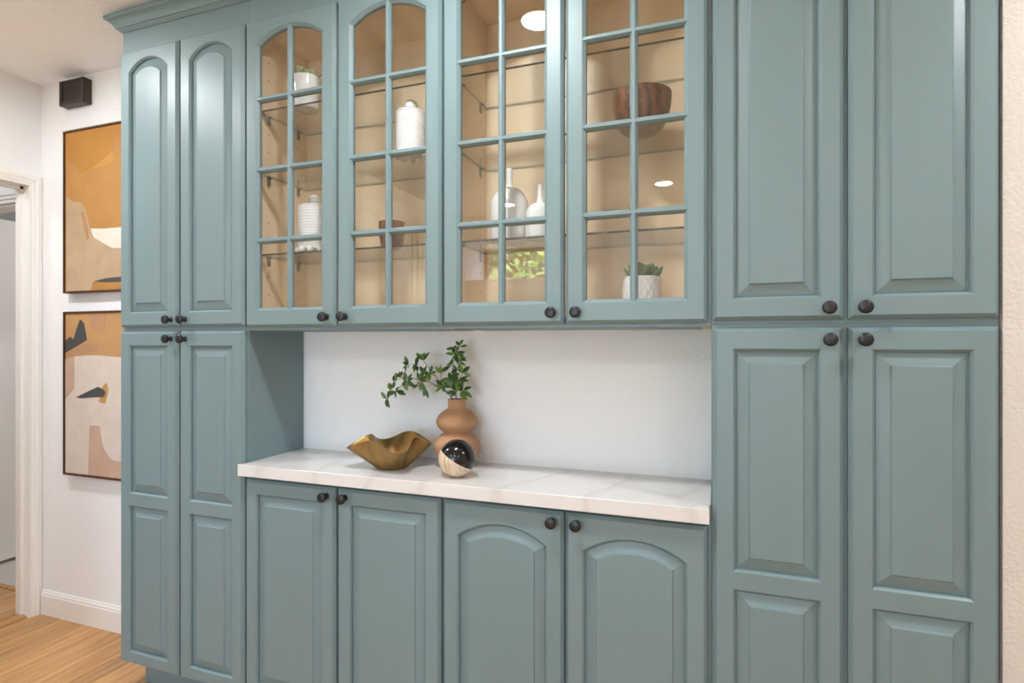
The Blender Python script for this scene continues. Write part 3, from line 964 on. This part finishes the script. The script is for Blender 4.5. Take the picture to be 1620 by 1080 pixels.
def jar(loc, r, h, br, label):
    root = thing('lidded_jar', loc, label, 'jar', 'white jars with ball lids')
    z0 = 0.014
    prof = [(0, z0), (r * 0.97, z0)]
    n = 15
    for i in range(n):
        za = z0 + (h - z0) * i / n; zb = z0 + (h - z0) * (i + 1) / n
        prof += [(r * 0.985, za + 0.0008), (r, za + (zb - za) * 0.3), (r, za + (zb - za) * 0.7), (r * 0.985, zb - 0.0008)]
    prof += [(r * 0.96, h), (0, h)]
    V, F = lathe(prof, loc, 44)
    part('body', V, F, M['matte_ceramic'], root, smooth=True, angle=math.radians(40))
    V, F = lathe([(0, h), (r * 0.99, h + 0.0005), (r * 0.99, h + 0.005), (r * 0.95, h + 0.007), (br * 0.6, h + 0.008), (0, h + 0.008)], loc, 44)
    lid = part('lid', V, F, M['matte_ceramic'], root, smooth=True, angle=math.radians(40))
    V, F = lathe([(br * math.sin(t), h + 0.006 + br - br * math.cos(t)) for t in [PI * i / 16 for i in range(17)]], loc, 30)
    part('ball_knob', V, F, M['matte_ceramic'], lid, smooth=True)
    fr = 0.0125
    fm = mesh_from('foot', *lathe([(fr * math.sin(t), fr * 0.98 - fr * math.cos(t)) for t in [PI * i / 10 for i in range(11)]], n=16), M['matte_ceramic'], smooth=True)
    for k in range(10):
        a = 2 * PI * k / 10 + 0.1
        o = bpy.data.objects.new('foot', fm)
        o.location = ((r - 0.003) * math.cos(a), (r - 0.003) * math.sin(a), 0.0006)
        link(o, root)
jar((-1.3326, 1.640, SH[2] + 0.0006), 0.0570, 0.163, 0.0215, 'white ball-lidded jar on the lowest glass shelf, left cabinet')
jar((-0.9335, 1.6195, SH[1] + 0.0006), 0.0500, 0.144, 0.0220, 'white ball-lidded jar on the middle glass shelf')

def bowl(loc, R, h, r0, label, mat):
    prof = [(0, 0.0006), (r0, 0.0006), (r0 * 1.05, 0.002)]
    for i in range(1, 15):
        t = i / 14
        prof.append((r0 + (R - r0) * math.sin(t * PI / 2) ** 0.82, 0.002 + (h - 0.002) * (1 - math.cos(t * PI / 2)) ** 0.92 if t < 1 else h))
    prof += [(R - 0.002, h + 0.001), (R - 0.006, h)]
    for i in range(13, -1, -1):
        t = i / 14
        prof.append(((r0 + (R - r0) * math.sin(t * PI / 2) ** 0.82) - 0.006 if t > 0 else 0, max(0.008, 0.002 + (h - 0.002) * (1 - math.cos(t * PI / 2)) ** 0.92)))
    V, F = lathe(prof, loc, 56)
    o = part('wooden_bowl', V, F, mat, smooth=True, angle=math.radians(50))
    return props(o, label, 'bowl')
bowl((-0.1999, 1.660, SH[1]), 0.0860, 0.116, 0.030, 'deep walnut wooden bowl on a glass shelf above the green succulent', M['walnut'])
bowl((-1.0179, 1.640, SH[2]), 0.0430, 0.092, 0.026, 'small dark wooden bowl on the lowest glass shelf', M['walnut'])

def bottle(loc, r, hb, nr, h, label):
    prof = [(0, 0.0006), (r * 0.90, 0.0006), (r * 0.97, 0.004), (r, 0.014), (r, hb * 0.62)]
    for i in range(1, 9):
        a = i / 8 * PI / 2
        prof.append((nr * 1.7 + (r - nr * 1.7) * math.cos(a), hb * 0.62 + hb * 0.38 * math.sin(a)))
    prof += [(nr * 1.25, hb + 0.006), (nr, hb + 0.018), (nr * 0.95, h - 0.012), (nr * 1.12, h - 0.001), (nr * 1.05, h), (nr * 0.75, h), (nr * 0.7, h - 0.02), (0, h - 0.022)]
    V, F = lathe(prof, loc, 44)
    o = part('bottle_vase', V, F, M['ceramic'], smooth=True, angle=math.radians(60))
    return props(o, label, 'vase', 'white bottle vases in the glass cabinet')
bottle((-0.6053, 1.660, SH[2]), 0.0605, 0.172, 0.0095, 0.235, 'taller white bottle vase with slender neck on glass shelf')
bottle((-0.4960, 1.632, SH[2]), 0.0450, 0.110, 0.0090, 0.168, 'shorter white bottle vase with slender neck on glass shelf')

# ================================================================== PICTURE WALL
def painting(name, x0, x1, z0, z1, label, basecol, shapes, Yc):
    root = thing(name, ((x0 + x1) / 2, YW - 0.0005, z0), label, 'painting', 'pair of abstract paintings')
    fy = YW - 0.036; t = 0.008
    g = G()
    g.box(x0, x0 + t, fy, YW - 0.0005, z0, z1); g.box(x1 - t, x1, fy, YW - 0.0005, z0, z1)
    g.box(x0 + t, x1 - t, fy, YW - 0.0005, z0, z0 + t); g.box(x0 + t, x1 - t, fy, YW - 0.0005, z1 - t, z1)
    g.build('picture_frame', M['frame_wood'], root)['label'] = 'thin dark wooden frame'
    cy = fy + 0.006
    boxo('canvas', x0 + t + 0.001, x1 - t - 0.001, cy, YW - 0.001, z0 + t + 0.001, z1 - t - 0.001, basecol, root)
    bx0, bx1, bz0, bz1 = x0 + t + 0.0015, x1 - t - 0.0015, z0 + t + 0.0015, z1 - t - 0.0015
    for k, (pts, mat) in enumerate(shapes):
        w = []
        for px, py in pts:
            if px >= 187.5:      # runs on behind the cabinet
                p = at(187, py, cy); p.x = bx1
            else:
                p = at(px, py, cy)
            w.append((min(max(p.x, bx0), bx1), min(max(p.z, bz0), bz1)))
        e = 0.0003 * (k + 1)
        V, F = loft([[(x, cy - 0.0001, z) for x, z in w], [(x, cy - e, z) for x, z in w]], True, True)
        part('painted_shape', V, F, mat, root)
def pnt(n, c, v=0.07, s=9): return mottled(n, c, v, s, 0.65, 60, 0.25, 0.002, detail=6)
PT = {'gold': pnt('golden ochre paint', srgb(170, 117, 48)), 'goldl': pnt('light ochre paint', srgb(182, 134, 62)), 'orange': pnt('burnt orange paint', srgb(172, 124, 66)), 'beige': pnt('beige paint', srgb(178, 152, 122), 0.08, 14),
      'white': pnt('off white paint', srgb(222, 210, 196), 0.03), 'brown': pnt('brown paint', srgb(172, 126, 82)), 'dark': pnt('charcoal paint', srgb(70, 70, 72)), 'tan': pnt('tan paint', srgb(182, 140, 92)),
      'taupe': pnt('taupe paint', srgb(176, 134, 100)), 'pale': pnt('chalky paint', srgb(208, 196, 184), 0.05, 16), 'rose': pnt('rose tan paint', srgb(190, 160, 140)), 'ochre': pnt('dark ochre paint', srgb(184, 138, 78))}
painting('painting', -2.9075, -2.27, 1.563, 2.330, 'abstract painting in orange and beige, upper of two', PT['orange'], [
    ([(105, 205), (105, 252.5), (110, 254), (115, 257.4), (122, 267), (128.9, 275), (138, 270), (149.7, 266.4), (165, 262), (178.9, 255.3), (179.5, 235), (178.9, 218), (182, 214), (188, 209), (188, 180)], PT['gold']),
    ([(138, 270), (158, 257), (170, 246), (178.9, 238), (178.9, 255.3), (165, 262), (149.7, 266.4)], PT['goldl']),
    ([(105, 312), (112, 317), (119.9, 320.6), (124, 319), (126.8, 319.9), (131, 324), (134.4, 330.3), (138, 343), (142, 356.8), (144.3, 361.5), (146, 369), (149, 375.6), (163, 384), (178, 392.2), (188, 396), (188, 434.7), (168, 440), (149.8, 444), (146, 450), (144.3, 463), (105, 466)], PT['beige']),
    ([(144.3, 361.5), (165, 361.5), (188, 360.5), (188, 396), (178, 392.2), (163, 384), (149, 375.6), (146, 369)], PT['white']),
    ([(127.8, 334.7), (133.3, 334), (137, 350), (141.2, 375.6), (139.6, 380.4), (136.4, 372.5), (132, 352)], PT['brown']),
    ([(149.8, 445), (168, 440), (188, 434.7), (188, 446.5), (165, 446)], PT['dark'])], 1.79)
z2 = lambda l: [(90 + a / 3.724, 480 + b / 3.724) for a, b in l]
painting('painting', -2.9075, -2.27, 0.705, 1.4755, 'abstract painting in cream and charcoal, lower of two', PT['tan'], [
    (z2([(58, 300), (110, 262), (160, 240), (235, 238), (245, 260), (235, 280), (160, 300), (100, 315), (50, 330)]), PT['taupe']),
    (z2([(50, 290), (50, 220), (78, 195), (98, 210), (118, 145), (137, 92), (160, 115), (170, 165), (177, 215), (120, 250)]), PT['dark']),
    (z2([(190, 60), (285, 60), (284, 120), (280, 165), (240, 165), (200, 160)]), PT['taupe']),
    (z2([(105, 312), (170, 305), (250, 305), (320, 313), (365, 325), (365, 940), (335, 925), (310, 905), (285, 865), (270, 830), (262, 775), (255, 720), (195, 718), (190, 850), (186, 1040), (50, 1040), (50, 560), (80, 530), (105, 500)]), PT['pale']),
    (z2([(50, 328), (80, 318), (105, 312), (105, 500), (80, 530), (50, 556)]), PT['rose']),
    (z2([(195, 718), (255, 720), (262, 775), (270, 830), (285, 865), (310, 905), (335, 925), (365, 940), (365, 1060), (186, 1040), (190, 850)]), PT['rose']),
    (z2([(270, 490), (295, 465), (303, 500), (302, 530), (285, 590), (250, 580), (255, 555)]), PT['ochre']),
    (z2([(115, 552), (180, 520), (245, 490), (270, 502), (290, 520), (280, 550), (210, 552), (145, 558)]), PT['dark'])], 1.79)

# door chime
r = thing('door_chime', (-2.843, YW - 0.0005, 2.449), 'dark brown box chime mounted on the wall near the ceiling', 'chime')
x0, x1, z0, z1, y0 = -2.927, -2.760, 2.451, 2.566, YW - 0.040
bevel(boxo('case', x0, x1, y0 + 0.004, YW - 0.0005, z0, z1, M['chime'], r), 0.0015)
g = G(); t = 0.018
g.box(x0, x0 + t, y0, y0 + 0.0039, z0, z1); g.box(x1 - t, x1, y0, y0 + 0.0039, z0, z1)
g.box(x0 + t, x1 - t, y0, y0 + 0.0039, z0, z0 + t); g.box(x0 + t, x1 - t, y0, y0 + 0.0039, z1 - 0.010, z1)
g.build('front_frame', M['chime'], r)
boxo('front_grille', x0 + t, x1 - t, y0 + 0.0022, y0 + 0.0039, z0 + t, z1 - 0.010, M['chime_in'], r)
for xx in (x0 + 0.03, x1 - 0.03):
    V, F = lathe([(0, 0), (0.004, 0), (0.004, 0.003), (0, 0.003)], (xx, y0 + 0.016, z0 - 0.003), 10)
    part('screw', V, F, M['steel'], r)

# ================================================================== THE ROOM BEHIND THE CAMERA
# tall cream cabinets along the left wall, seen in the glass
TX = -2.250
def TL(u, v, z): return (TX - v, u, z)
def tall_cab(u0, u1, label):
    r = thing('tall_cabinet', (TX, (u0 + u1) / 2, 0), label, 'cabinet', 'tall cream cabinets')
    boxo('body', WL + 0.001, TX - 0.021, u0, u1, 0.10, 2.40, M['cream'], r)
    boxo('toe_kick', WL + 0.001, TX - 0.08, u0, u1, 0.0005, 0.0998, M['cream'], r)
    m = (u0 + u1) / 2
    for i, (a, b) in enumerate(((u0 + 0.006, m - 0.003), (m + 0.003, u1 - 0.006))):
        panel_door(r, a, b, 1.20, 2.34, [(a + 0.06, b - 0.06, 1.27, 2.27, 0.075)], TL, M['cream'], ((b - 0.03) if i == 0 else (a + 0.03), 1.25))
        panel_door(r, a, b, 0.11, 1.18, [(a + 0.06, b - 0.06, 0.18, 1.11, 0)], TL, M['cream'], ((b - 0.03) if i == 0 else (a + 0.03), 1.13))
    V, F = loft([[(TX - 0.021 + p, u, z) for p, z in ((0, 2.4005), (0.012, 2.41), (0.03, 2.43), (0.05, 2.45), (0.055, 2.475), (0, 2.475))] for u in (u0, u1)], True, True)
    part('crown', V, F, M['cream'], r)
tall_cab(-0.93, -0.02, 'tall cream arched-door cabinet reflected in the glass, nearer unit')
tall_cab(-1.86, -0.931, 'tall cream arched-door cabinet reflected in the glass, farther unit')

# recessed ceiling lights
def downlight(x, y, label, rad=0.066):
    r = thing('recessed_light', (x, y, CEIL), label, 'ceiling light', 'recessed ceiling lights')
    V, F = lathe([(rad, -0.0005), (rad, -0.004), (rad + 0.006, -0.006), (rad + 0.022, -0.003), (rad + 0.022, -0.0005)], (x, y, CEIL), 40)
    part('trim_ring', V, F, M['trim'], r, smooth=True)
    V, F = lathe([(0, -0.003), (rad, -0.003), (rad, -0.0008), (0, -0.0008)], (x, y, CEIL), 40)
    part('lens', V, F, M['lens'], r)
for x, y, lab in ((-0.65, 0.96, 'round recessed ceiling light reflected top right in the white bottle vase cabinet'),
                  (-2.48, 0.96, 'round recessed ceiling light in front of the paintings'),
                  (1.25, 0.96, 'round recessed ceiling light in front of the right wall'),
                  (-0.38, -1.56, 'round recessed ceiling light reflected beside the walnut bowl'),
                  (-1.80, -1.80, 'added recessed fill light brightening the wall at the high window'),  # added to lift the wall below the sill and fill the room
                  (1.45, -1.56, 'round recessed ceiling light far behind on the right')):
    downlight(x, y, lab)
def hall_fill(x, y, label, rad=0.14):  # unseen fixtures, added to brighten the spaces past the doorway
    r = thing('hall_fill_light', (x, y, CEIL), label, 'ceiling light', 'added fill lights beyond the doorway')
    V, F = lathe([(rad * 0.9, -0.0005), (rad, -0.012), (rad, -0.02), (0, -0.02)], (x, y, CEIL), 32)
    part('base', V, F, M['trim'], r, smooth=True, angle=0.6)
    V, F = lathe([(rad * 0.95, -0.0205), (rad * 0.9, -0.05), (rad * 0.6, -0.075), (0, -0.085)], (x, y, CEIL), 32)
    part('diffuser', V, F, M['hall_fill_lens'], r, smooth=True)
hall_fill(-3.85, 1.0, 'added fill light on the lobby ceiling beyond the doorway')
hall_fill(-3.70, 3.1, 'added fill light on the ceiling of the carpeted room')

# hedge outside: thousands of leaves nobody could count
hv = []; hf_ = []
rnd = random.Random(3)
for i in range(5600):
    x = rnd.uniform(-5.0, -2.0); z = rnd.uniform(-0.25, 3.0); y = -4.6 + 0.35 * math.sin(x * 1.7) * math.sin(z * 2.1 + x) + rnd.uniform(-0.25, 0.2)
    a = rnd.uniform(0, 2 * PI); s = rnd.uniform(0.06, 0.13); t = rnd.uniform(-0.7, 0.9)
    e1 = Vector((math.cos(a), math.sin(a) * math.sin(t), math.sin(a) * math.cos(t))); e2 = Vector((-math.sin(a), math.cos(a) * math.sin(t), math.cos(a) * math.cos(t)))
    c = Vector((x, y, z)); k = len(hv)
    hv += [tuple(c - e1 * s), tuple(c + e2 * s * 0.42), tuple(c + e1 * s), tuple(c - e2 * s * 0.42)]
    hf_.append((k, k + 1, k + 2, k + 3))
me = bpy.data.meshes.new('hedge'); me.from_pydata(hv, [], hf_); 
for mm in (M['hedge'], M['hedge_gap_shade'], M['hedge_highlight']): me.materials.append(mm)
for pf in me.polygons: pf.material_index = rnd.choice((0, 0, 1, 1, 2))  # scatters the painted highlights and shaded gaps over the leaves
ho = bpy.data.objects.new('hedge', me); link(ho)
props(ho, 'sunlit green hedge outside, reflected in the glass door', 'hedge', kind='stuff')
